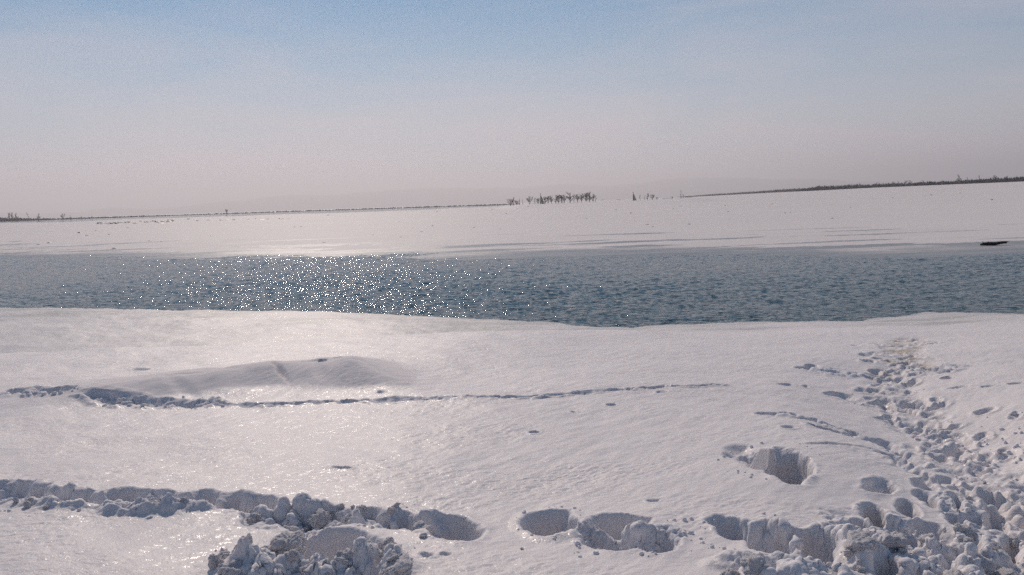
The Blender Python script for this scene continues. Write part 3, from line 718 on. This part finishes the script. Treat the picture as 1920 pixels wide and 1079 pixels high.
isl = [  # px, top, base, kind, label
    (957, 374, 385, 'bush', 'low tangled bare bush at the left tip of the snowy islet'),
    (963, 370, 384, 'sparse', 'thin bare sapling rising from the bush at the islet left tip'),
    (969, 376, 383.5, 'bush', 'second low bare bush from the left tip of the islet'),
    (974, 372, 383, 'thin', 'first lone thin pole-like sapling right of the islet bushes'),
    (980, 373, 382.6, 'thin', 'second lone thin pole-like sapling right of the islet bushes'),
    (993, 368.5, 382, 'vase', 'small rounded bare tree standing alone left of the first beacon'),
    (1003, 371, 381.5, 'sparse', 'sparse small bare tree between rounded tree and first beacon'),
    (1009, 372, 381, 'multi', 'many stemmed bare shrub touching the left side of first beacon'),
    (1022, 369, 380, 'multi', 'many stemmed bare tree just right of the first beacon'),
    (1028, 368, 379.5, 'upright', 'second bare tree to the right of the first beacon'),
    (1034, 367.5, 379, 'vase', 'third bare tree to the right of the first beacon'),
    (1042, 366, 378.8, 'upright', 'upright bare tree left in the middle clump of the islet'),
    (1047, 365.5, 378.5, 'multi', 'bushy bare tree in the heart of the islet middle clump'),
    (1053, 366, 378, 'upright', 'upright bare tree right in the middle clump of the islet'),
    (1058, 365.5, 377.8, 'vase', 'vase shaped bare tree just left of the tallest islet tree'),
    (1069, 361, 377.4, 'round', 'tallest full crowned bare tree at the centre of the islet'),
    (1076, 366, 377, 'sparse', 'sparse bare tree just right of the tallest islet tree'),
    (1083, 364.5, 376.6, 'vase', 'first of two vase shaped bare trees right of tallest tree'),
    (1090, 363.5, 376.3, 'vase', 'second of two vase shaped bare trees right of tallest tree'),
    (1099, 361.5, 376, 'multi', 'left half of the dense tall tree pair near islet right end'),
    (1105, 361, 375.7, 'round', 'right half of the dense tall tree pair near islet right end'),
    (1112, 364, 375.4, 'upright', 'slim bare tree second from the right end of islet trees'),
    (1117, 366.5, 375, 'sparse', 'last small bare tree at the right end of islet trees')]
for px, yt, yb, k, lab in isl:
    tree(k, px, yt, yb, ISL, lab, 'tree', 'bare_bush' if k == 'bush' else 'bare_tree', G1, 0, 1.3 if k in ('round',) else 1.12)
for px, yt, yb, k, lab in ((1200, 365.5, 373, 'sparse', 'small bare shrub first to the right of the second beacon'), (1209, 367, 373, 'sparse', 'tiny bare shrub second to the right of the second beacon'),
                           (1214, 362.5, 372.6, 'upright', 'tallest bare shrub in the row right of the second beacon'), (1223, 365.5, 372, 'bush', 'dense dark bare bush right of the second beacon'),
                           (1232, 370, 373.5, 'bush', 'low flat bare scrub on the small hummock right of beacon'), (1260, 369, 373, 'bush', 'low bare scrub left of the tall thin islet tree'),
                           (1277, 356.5, 372, 'thin', 'tall thin lone bare tree near the right end of islet'), (1281, 364, 372, 'sparse', 'short sparse bare tree beside the tall thin one')):
    tree(k, px, yt, yb, ISL, lab, 'shrub' if k == 'bush' else 'tree', 'bare_bush' if k == 'bush' else 'bare_tree', 'bare shrubs at the right end of the islet')
for px, yt, yb, k, ln, lab in ((17, 401, 414, 'upright', 0, 'first of three tall bare trees at the far left edge'), (23.5, 401, 414, 'upright', 0, 'second of three tall bare trees at the far left edge'),
                               (30, 402, 413.5, 'round', 0, 'third of three tall bare trees at the far left edge'), (57, 398, 413, 'thin', -22, 'slanting dead tree trunk leaning left over the left wood'),
                               (73, 402.5, 413, 'round', 0, 'round crowned bare tree right of the slanting dead trunk'), (118, 402.5, 413, 'vase', 0, 'tall vase shaped bare tree overhanging the left wood edge'),
                               (133, 406, 412.5, 'round', 0, 'low round bare tree right of the tall vase shaped one'), (153, 406, 412, 'round', 0, 'small dark round tree in the middle of left wood'),
                               (173, 405, 410.5, 'round', 0, 'dark round tree where the left wood thins out'), (289, 403.5, 407, 'round', 0, 'small round tree above the ice rubble on left bank'),
                               (381, 399, 404, 'thin', 0, 'thin bare pole tree left of the lone block tree'), (425.5, 393, 402.5, 'multi', 0, 'lone dense block shaped tree standing above left bank wood'),
                               (762, 386.5, 391.5, 'sparse', 0, 'first small tree above the middle of far bank'), (775, 387, 391, 'sparse', 0, 'second small tree above the middle of far bank'),
                               (860, 384.5, 388.5, 'sparse', 0, 'small tree on the far bank left of the islet')):
    tree(k, px, yt, yb, 1500 if px < 700 else 1480, lab, 'tree', 'bare_tree', 'trees rising above the left bank wood', ln, 0.9)
for px, yt, yb, k, lab in ((1611, 344.5, 354, 'round', 'broad bare tree at the left end of right bank wood'), (1644, 342.8, 352, 'round', 'dark round tree over the left half of right wood'),
                           (1655, 344, 352, 'sparse', 'small bare tree right of the dark round tree'), (1676, 342, 351, 'vase', 'bare tree left of the paired dark trees in right wood'),
                           (1685, 341.5, 350.5, 'round', 'dark round tree in the centre of the right wood'), (1697, 340, 350, 'vase', 'left of two vase trees in the right wood centre'),
                           (1706, 339.5, 349.5, 'vase', 'right of two vase trees in the right wood centre'), (1731, 339, 348.5, 'round', 'pale bare tree between vase trees and tallest tree'),
                           (1766, 339.5, 347, 'round', 'low round tree left of the tallest right bank tree'), (1798, 330.5, 345.5, 'round', 'tallest round crowned tree above the right bank wood'),
                           (1814, 333.5, 345, 'sparse', 'sparse tree first to the right of tallest tree'), (1836, 330.5, 344, 'sparse', 'sparse tall tree second to the right of tallest tree'),
                           (1864, 331, 343, 'vase', 'pale branching tree third to the right of tallest tree'), (1888, 332, 342, 'round', 'round tree near the right edge of the photo')):
    tree(k, px, yt, yb, 1180, lab, 'tree', 'bare_tree', 'trees rising above the right bank wood', 0, 0.95)

# ------------------------------------------------------------------ river beacons: slatted triangular daymarks
def beacon(px, ytop, ybase, rr, label, rz):
    a = at_range(px, ybase, rr); z = zf1(a[0], a[1]); h = (ybase - ytop) * rr / F + max(0, a[2] - z)
    o = empty('river_beacon', (a[0], a[1], min(z, a[2] + .2)), rz); tag(o, label, 'beacon', 'wooden river beacons on the islet')
    w = h * 0.22
    apex = Vector((-w * 0.7, 0, h * 0.86)); feet = [Vector((-w, -w * .5, -0.2)), Vector((w * 0.95, -w * .5, -0.2)), Vector((w * .1, w * 0.9, -0.2))]
    for ft in feet:
        m = MB(); m.tube([ft, apex], [0.10, 0.08], 6); link_mesh('leg', m.mesh('leg'), M_BOARD, o)
    n = 11
    slat = []
    for side in ((0, 1), (1, 2), (0, 2)):
        for k in range(n):
            t = 0.10 + 0.84 * k / n; p = feet[side[0]].lerp(apex, t); q = feet[side[1]].lerp(apex, t)
            d = (q - p); m = MB(); c = (p + q) / 2
            ex = d.normalized(); ey = Vector((0, 0, 1)).cross(ex).normalized()
            M = Matrix((ex, ey, Vector((0, 0, 1)))).transposed()
            m.box(tuple(c - ey * (0.12 if side != (0, 2) else -0.12)), (d.length / 2 + 0.05, 0.03, h * 0.026), M)
            link_mesh('slat', m.mesh('slat'), M_BOARD, o)
    m = MB(); m.tube([apex, apex + Vector((0, 0, h * 0.09))], [0.07, 0.06], 6); link_mesh('mast', m.mesh('mast'), M_BOARD, o)
    m = MB(); b = apex + Vector((0, 0, h * 0.06))
    m.tube([b, b + Vector((0, 0, .08)), b + Vector((0, 0, h * 0.07)), b + Vector((0, 0, h * 0.085))], [0.15, 0.27, 0.27, 0.08], 10); link_mesh('top_mark', m.mesh('top_mark'), M_BOARD, o)
beacon(1017, 363.5, 381, 515, 'grey slatted triangular beacon among the trees on the islet', R(-4))
beacon(1190, 360.5, 376, 515, 'grey slatted triangular beacon standing alone on the bare snow', R(4))

# ------------------------------------------------------------------ driftwood log at the far waterline
def build_log():
    zl = 0.06
    for _ in range(20): a = on_plane(1838, 461, zl); b = on_plane(1887, 460, zl); zl = 0.5 * zl + 0.5 * max(0.0, zf1(*((a + b) / 2)))
    L_ = float(np.hypot(*(b - a))); o = empty('driftwood_log', ((a[0] + b[0]) / 2, (a[1] + b[1]) / 2, max(0.0, zf1(*((a + b) / 2)))), math.atan2(b[1] - a[1], b[0] - a[0]))
    tag(o, 'black waterlogged driftwood log lying on wet ice at far waterline', 'log')
    rg = random.Random(4); pts = []; rad = []
    for k in range(15):
        t = k / 14; pts.append((-L_ / 2 + L_ * t, 0.03 * math.sin(t * 5), 0.06 + 0.09 * t + 0.02 * math.sin(t * 9)))
        rad.append((0.05 + 0.07 * math.sin(min(1, t * 2.6) * 1.57)) * (1 - 0.42 * t) * rg.uniform(0.9, 1.1))
    m = MB(); m.tube(pts, rad, 10); link_mesh('log_body', m.mesh('log_body', True), M_LOG, o)
    for t, l in ((0.33, 0.09), (0.12, 0.12)):
        m = MB(); p = Vector((-L_ / 2 + L_ * t, 0, 0.12 + .05 * t)); m.tube([p, p + Vector((-0.05, -0.02, l))], [0.03, 0.012], 6); link_mesh('branch_stub', m.mesh('branch_stub'), M_LOG, o)
    m = MB(); p = Vector((L_ / 2 - 0.16, -0.02, 0.14)); m.tube([p, p + Vector((0.17, -0.02, 0.06)), p + Vector((0.26, -0.03, 0.05))], [0.035, 0.028, 0.012], 6)
    link_mesh('splintered_end', m.mesh('splintered_end'), M_LOG, o)
build_log()

# ------------------------------------------------------------------ lumps: shared irregular meshes
def ico(sub):
    import bmesh
    bm = bmesh.new(); bmesh.ops.create_icosphere(bm, subdivisions=sub, radius=1.0)
    v = np.array([x.co[:] for x in bm.verts]); f = [tuple(q.index for q in x.verts) for x in bm.faces]; bm.free()
    return v, f
def lump_mesh(name, sub, seed, amp=0.35, flat=0.75, fac=0.0):
    v, f = ico(sub); rg = np.random.default_rng(seed); o = rg.random(3) * 40
    def n3(s): return (noise(v[:, 0] * s + o[0], v[:, 1] * s + o[1]) + noise(v[:, 1] * s + o[2], v[:, 2] * s + o[0]) + noise(v[:, 2] * s + o[1], v[:, 0] * s + o[2])) / 1.7
    d = 1 + amp * n3(1.3) + amp * 0.6 * np.abs(n3(2.7)) + amp * 0.30 * np.abs(n3(5.5)) + (0.12 * amp * np.abs(n3(11)) + 0.07 * amp * n3(21) + 0.05 * amp * n3(41) if sub > 3 else 0)
    p = v * d[:, None]
    for _ in range(int(fac)):
        n = rg.normal(size=3); n /= np.linalg.norm(n); t = rg.uniform(0.55, 0.8); k = p @ n
        p = p - np.outer(np.maximum(k - t, 0) * 0.93, n)
    p *= np.array([1, rg.uniform(0.75, 1.1), flat * rg.uniform(0.85, 1.15)])
    me = bpy.data.meshes.new(name); me.from_pydata(p.tolist(), [], f); me.update()
    if sub > 2: me.shade_smooth()
    return me
CLODS = [lump_mesh('snow_clod', 4, s, 0.6, 0.62, (0, 1, 2)[s % 3]) for s in range(9)]
BIGCLODS = [lump_mesh('snow_clod', 5, 50 + s, 0.55, 0.66, (1, 2, 0)[s % 3]) for s in range(6)]
CRUMBS = [lump_mesh('crumb', 2, 30 + s, 0.5, 0.8, 1) for s in range(6)]
BLOCKS = [lump_mesh('ice_slab', 2, 80 + s, 0.4, 0.5, 4) for s in range(7)]

def clod(px, py, rpx, label, group, big=False, tall=1.0, sink=0.35, seed=None):
    if big: rpx *= 0.82; sink = 0.55 if px < 1200 else 0.65; tall *= 0.92
    p = on_bank(px, py); rg = random.Random(int(px * 7 + py * 13) if seed is None else seed)
    D = math.hypot(p[0], p[1], HC - 1.6); r = rpx * D / F
    me = rg.choice(BIGCLODS if big else CLODS)
    o = link_mesh('snow_clod', me, M_CLOD)
    o.location = (p[0], p[1], t1(p[0], p[1]) + r * tall * (0.8 - sink)); o.scale = (r, r, r * tall)
    o.rotation_euler = (rg.uniform(-.5, .5), rg.uniform(-.5, .5), rg.uniform(0, 6.28))
    tag(o, label, 'snow clod', group)
    return o
def heap_stuff(n, x0, x1, y0, y1, r0, r1, label, seed, keep=None):
    rg = random.Random(seed); V = []; Fc = []; k = 0
    while k < n:
        x, y = rg.uniform(x0, x1), rg.uniform(y0, y1)
        if keep and not keep(x, y): continue
        k += 1
        p = on_bank(x, y); D = math.hypot(p[0], p[1], HC - 1.6); r = (r0 + (r1 - r0) * rg.random() ** 2.5) * D / F
        me = rg.choice(CRUMBS); b = len(V); an = rg.uniform(0, 6.28); zz = t1(p[0], p[1]) + r * 0.35
        for v in me.vertices:
            c = v.co; V.append((p[0] + r * (c.x * math.cos(an) - c.y * math.sin(an)), p[1] + r * (c.x * math.sin(an) + c.y * math.cos(an)), zz + r * c.z))
        Fc += [tuple(b + i for i in q.vertices) for q in me.polygons]
    me = bpy.data.meshes.new('snow_crumbs'); me.from_pydata(V, [], Fc); me.update(); me.shade_smooth()
    tag(link_mesh('snow_crumbs', me, M_CLOD), label, None, None, 'stuff')
def scatter(n, x0, x1, y0, y1, r0, r1, label, group, seed, keep=None):
    rg = random.Random(seed); k = 0
    while k < n:
        x, y = rg.uniform(x0, x1), rg.uniform(y0, y1)
        if keep and not keep(x, y): continue
        k += 1
        clod(x, y, r0 + (r1 - r0) * rg.random() ** 2.2, label(x, y) if callable(label) else label, group, False, rg.uniform(0.8, 1.3), rg.uniform(0.2, 0.5), seed * 1000 + k)
heap_stuff(46, 960, 1120, 945, 1012, 0.8, 3.2, 'crumbs of snow round the single bootprint at front centre', 15, lambda x, y: 0.9 < math.hypot((x - 1035) / 52, (y - 981) / 21) < 1.5)
heap_stuff(60, 1310, 1620, 960, 1060, 0.8, 4.0, 'crumbs of snow round the front right pits', 16, lambda x, y: 0.95 < min(math.hypot((x - 1410) / 95, (y - 1002) / 30), math.hypot((x - 1540) / 50, (y - 1014) / 36)) < 1.3)
heap_stuff(40, 1340, 1560, 820, 910, 0.8, 3.0, 'crumbs of snow round the pit with the tilted block', 17, lambda x, y: 0.9 < math.hypot((x - 1445) / 88, (y - 864) / 32) < 1.2)
# big single clods, bottom heap
GH = 'large snow clods of the front heap'
for px, py, r, tall, lab in ((545, 1040, 26, 1.5, 'tall pointed snow clod on left rim of the front pit'), (580, 1060, 28, 1.0, 'broad rounded snow clod in front of the front pit'),
                             (655, 1058, 22, 1.6, 'upright knobbly snow clod at the middle of front pit'), (725, 1035, 16, 1.7, 'small horn shaped snow clod on right of front pit'),
                             (690, 1038, 22, 1.0, 'angular snow clod between upright clod and horn clod'), (440, 1078, 28, 1.0, 'wide snow clod at bottom edge left of front pit'),
                             (405, 1066, 13, 1.8, 'narrow spiky snow clod at left end of front heap'), (745, 1082, 30, 1.0, 'big rounded snow clod at right end of front heap'),
                             (620, 1085, 30, 0.9, 'low snow clod at the bottom edge below front pit'), (510, 1085, 34, 0.9, 'low broad snow clod at bottom edge left of centre heap'),
                             (690, 1010, 15, 0.9, 'small dark sided clod on far rim of front pit'),
                             (540, 972, 26, 0.8, 'large rounded clod filling the boot trench bend'), (478, 962, 15, 0.8, 'mid sized clod left of the large trench clod'),
                             (600, 963, 19, 0.8, 'rough clod to the right of large trench clod'), (655, 962, 14, 0.8, 'pale clod at the far side of boot trench'),
                             (785, 995, 22, 1.0, 'rounded clod left of the deep dark pit in boot trench'), (822, 1000, 14, 1.1, 'small clod inside the deep dark pit of boot trench'),
                             (793, 1012, 7, 1.2, 'tiny clod perched on near rim of deep dark pit'),
                             (178, 936, 13, 1.0, 'rounded clod lying in the left part of boot trench'), (48, 938, 9, 1.3, 'pointed clod on the near edge of left boot trench'),
                             (228, 938, 6, 1.5, 'little knob shaped clod in the left boot trench')):
    clod(px, py, r, lab, GH if py > 1000 else 'snow clods in the boot trench', True, tall)
scatter(42, 420, 770, 1034, 1092, 3.5, 12, lambda x, y: 'small snow clod at the left end of the front pit heap' if x < 530 else 'small snow clod in the middle of the front pit heap' if x < 650 else 'small snow clod at the right end of the front pit heap', 'small clods of the front heap', 11)
scatter(34, 470, 770, 950, 988, 2.5, 9, lambda x, y: 'small snow clod around the large clod in the boot trench bend' if x < 600 else 'small snow clod between trench bend and the deep dark pit', 'small clods in the boot trench middle', 12)
scatter(26, 0, 430, 925, 962, 2.5, 9, 'small snow clod along the left part of boot trench', 'small clods in the left boot trench', 13, lambda x, y: abs(y - (940 + 6 * math.sin(x * .02))) < 16)
heap_stuff(50, 1060, 1300, 975, 1045, 1.5, 6, 'crumbs of snow beside the double bootprints at front centre', 14)
GR = 'large snow clods of the right heap'
for px, py, r, tall, lab in ((1560, 1020, 24, 1.0, 'dark faced clod standing in the front right pit'), (1610, 1035, 28, 0.7, 'big smooth snow lump between the two right pits'),
                             (1665, 1000, 26, 1.1, 'crumbly clod left of centre in right heap'), (1700, 960, 20, 1.2, 'upright clod at the head of right heap'),
                             (1670, 975, 24, 0.9, 'rounded yellowish clod near head of right heap'), (1745, 972, 16, 1.0, 'clod on the near rim of long dark print'),
                             (1765, 968, 12, 1.1, 'small clod right of the long dark print'), (1840, 1000, 24, 1.2, 'upright clod on right flank of the heap'),
                             (1790, 1034, 22, 0.9, 'broad clod in the middle of right heap'), (1700, 1066, 26, 1.0, 'big rough clod at bottom of right heap'),
                             (1860, 1050, 26, 1.3, 'tall clod at bottom right of the heap'), (1890, 1000, 18, 1.0, 'clod at the right edge beside the path'),
                             (1420, 1090, 30, 0.7, 'large rounded clod at bottom edge under right pits'), (1360, 1086, 22, 0.8, 'smaller rounded clod at bottom edge left of right pits'),
                             (1560, 1092, 28, 0.7, 'broad low clod at bottom edge right of centre'), (1900, 930, 14, 1.2, 'upright clod on far right edge beside path'),
                             (1810, 940, 18, 0.9, 'pale clod right of the upper bootprints'), (1500, 1040, 10, 1.2, 'small clod on near rim of front right pit')):
    clod(px, py, r, lab, GR, True, tall)
scatter(70, 1590, 1920, 940, 1085, 3, 9, lambda x, y: 'small snow clod in the right heap beside the front right pits' if x < 1690 else 'small snow clod in the middle of the trampled right heap' if x < 1800 else 'small snow clod on the path side flank of right heap', 'small clods of the right heap', 21, lambda x, y: y > 930 + (1750 - x) * 0.35 and y > 900 + (x - 1750) * 0.0)
scatter(14, 1770, 1920, 800, 930, 2.0, 5, 'snow clod along the trodden path on the right', 'snow clods along the path', 22, lambda x, y: (x - 1740) > (y - 790) * 0.8)
heap_stuff(70, 1540, 1820, 655, 790, 0.6, 2.0, 'crumbs of snow over the trampled river end of the path', 23, lambda x, y: abs(x - (1690 - (y - 790) * -0.15)) < 90)
heap_stuff(60, 190, 420, 750, 768, 1.2, 4.5, 'crumbs of snow along the old track below the drift', 24)
heap_stuff(26, 40, 150, 736, 752, 1.5, 5, 'crumbs of snow around the holes at the left of the drift', 25)
heap_stuff(500, 1570, 1925, 930, 1085, 1.2, 5, 'fine crumbs of snow over the trampled right heap', 26, lambda x, y: y > 930 + (1750 - x) * 0.35)
heap_stuff(260, 400, 780, 945, 1085, 1.0, 4, 'fine crumbs of snow over the front pit heap and trench bend', 27, lambda x, y: y > 1025 or (y < 990 and x > 460))
heap_stuff(160, 1700, 1925, 760, 940, 1.0, 5, 'fine crumbs of snow along the trodden path', 28, lambda x, y: (x - 1720) > (y - 790) * 0.8)
heap_stuff(90, 0, 430, 922, 962, 1.0, 4.5, 'fine crumbs of snow along the left boot trench', 29)

# tilted block in the round pit
def build_block():
    p = on_bank(1438, 866); D = math.hypot(p[0], p[1]); s = 0.034 * D / F * 1663 / 1.0
    s = 36 * D / F
    v, f = ico(4); q = v * (1 + 0.10 * (noise(v[:, 0] * 2, v[:, 1] * 2 + 3) + noise(v[:, 1] * 2.2, v[:, 2] * 2)))[:, None]
    for n, t in (((-0.70, -0.30, 0.65), 0.36), ((0.90, -0.42, 0.10), 0.30), ((0.1, 0.3, 0.95), 0.70), ((-0.8, 0.5, 0.3), 0.5), ((0.2, 0.9, 0.1), 0.6)):
        n = np.array(n) / np.linalg.norm(n); k = q @ n; q = q - np.outer(np.maximum(k - t, 0) * 0.96, n)
    me = bpy.data.meshes.new('snow_block'); me.from_pydata((q * np.array([1.2, 1.0, 1.1])).tolist(), [], f); me.update(); me.shade_smooth()
    o = link_mesh('snow_block', me, M_CLOD); o.location = (p[0], p[1] + 0.05, b1(p[0], p[1]) - s * 0.22); o.scale = (s, s, s)
    tag(o, 'smooth tilted snow block wedged inside the deep round pit', 'snow block')
build_block()
p = on_bank(979, 1027); o = link_mesh('dirt_pellet', lump_mesh('dirt_pellet', 2, 5, 0.3, 0.8), M_PELLET)
o.location = (p[0], p[1], t1(p[0], p[1]) + 0.004); o.scale = (0.011,) * 3; tag(o, 'tiny dark pellet lying on smooth snow below the bootprints', 'pellet')

# ------------------------------------------------------------------ specks on the far ice: hummocks and rubble slabs
def far_lump(px, py, wpx, hpx, label, group, name, m, cat):
    z = 0.3
    for _ in range(25): p = on_plane(px, py, z) if (HC - z) > 0.5 else p; z = 0.5 * z + 0.5 * min(zf1(p[0], p[1]), 2.4)
    D = math.hypot(p[0], p[1]); rg = random.Random(int(px * 31 + py * 17))
    o = link_mesh(name, rg.choice(BLOCKS), m); w = wpx * 0.5 * D / F; h = hpx * D / F
    o.location = (p[0], p[1], zf1(p[0], p[1]) + h * 0.15); o.scale = (w, w * rg.uniform(.6, 1.1), h); o.rotation_euler = (0, 0, rg.uniform(-.6, .6))
    tag(o, label, cat, group)
specks = [(148, 437.5, 4, 2.6), (163, 442, 6, 1.4), (91, 456, 8, 2), (72, 459, 5, 1.6), (214, 466.5, 7, 2), (282, 452.5, 6, 1.6), (303, 454, 4, 1.6), (396, 443, 4, 1.4), (204, 440.5, 3, 1.2), (240, 427.5, 4, 1.2),
          (552, 426, 4, 1.2), (564, 425.5, 3, 1.6), (508, 432, 4, 1.2), (615, 404, 4, 1.4), (748, 416, 3, 1), (810, 424.5, 4, 2), (790, 435, 6, 1.2), (699, 441, 5, 1.4), (751, 445, 4, 1.6), (888, 427, 6, 1.4), (884, 430.5, 4, 1),
          (938, 430, 5, 1.4), (818, 397, 6, 1), (921, 394, 4, 1), (949, 401, 3, 1), (608, 455.5, 5, 1.6), (968, 392.5, 7, 1.2), (922, 394, 3, .9), (1155, 394, 4, 1.3), (1182, 400, 5, 1.6), (1276, 387, 5, 1.2), (1262, 392, 3, 1),
          (1360, 386, 4, 1.2), (1365, 397.5, 4, 1.2), (1213, 421.5, 6, 1.6), (1292, 421, 5, 1.6), (1224, 425.5, 4, 1), (1472, 400, 3, 1.2), (1482, 399, 3, 1.2), (1561, 410, 5, 1.8), (1594, 389.5, 3, 1), (1746, 366, 4, 1.4), (1735, 368, 3, 1),
          (1860, 375, 5, 2), (1800, 362.5, 3, 1.2), (1674, 371.5, 3, 1), (1447, 383, 4, 1.2), (180, 433, 3, 1), (1448, 383, 3, 1), (430, 447, 3, 1), (650, 415, 4, 1), (1100, 410, 3, 1), (1190, 415, 5, .8), (990, 380.5 + 8, 5, 1)]
for s in specks:
    far_lump(*s, 'small dark ice hummock on the %s of the white far ice field' % ('left third' if s[0] < 600 else 'middle' if s[0] < 1180 else 'right third'), 'ice hummocks on the far ice field', 'ice_hummock', M_ICE, 'ice hummock')
rg = random.Random(9)
rub = []
for _ in range(95):
    u = rg.random(); x = 180 + u * 360 + rg.uniform(-6, 6)
    if rg.random() < 0.35: x = rg.gauss(225, 18)
    elif rg.random() < 0.35: x = rg.gauss(308, 14)
    y = np.interp(x, [180, 225, 310, 390, 480, 540], [420.5, 418, 415.5, 413.5, 411.5, 409.5]) + rg.gauss(0, 1.0)
    rub.append((x, y, rg.uniform(2, 9), rg.uniform(0.7, 2.2)))
for s in rub:
    far_lump(*s, 'dark broken ice slab in the rubble line on left far ice', 'ice slabs of the rubble line', 'ice_slab', M_ICE, 'ice slab')
for x, y, w, h in ((1290, 371, 26, 1.2), (1300, 370.5, 14, 1.6), (1248, 373, 16, 1.2), (1160, 375, 10, 1), (1130, 375.5, 8, 1), (1000, 382.5, 14, 1), (1050, 381, 20, .8), (960, 385.5, 12, 1)):
    far_lump(x, y, w, h, 'flat dark driftwood heap on the crest of the islet snow', 'driftwood heaps on the islet', 'driftwood_heap', M_TWIG, 'driftwood')
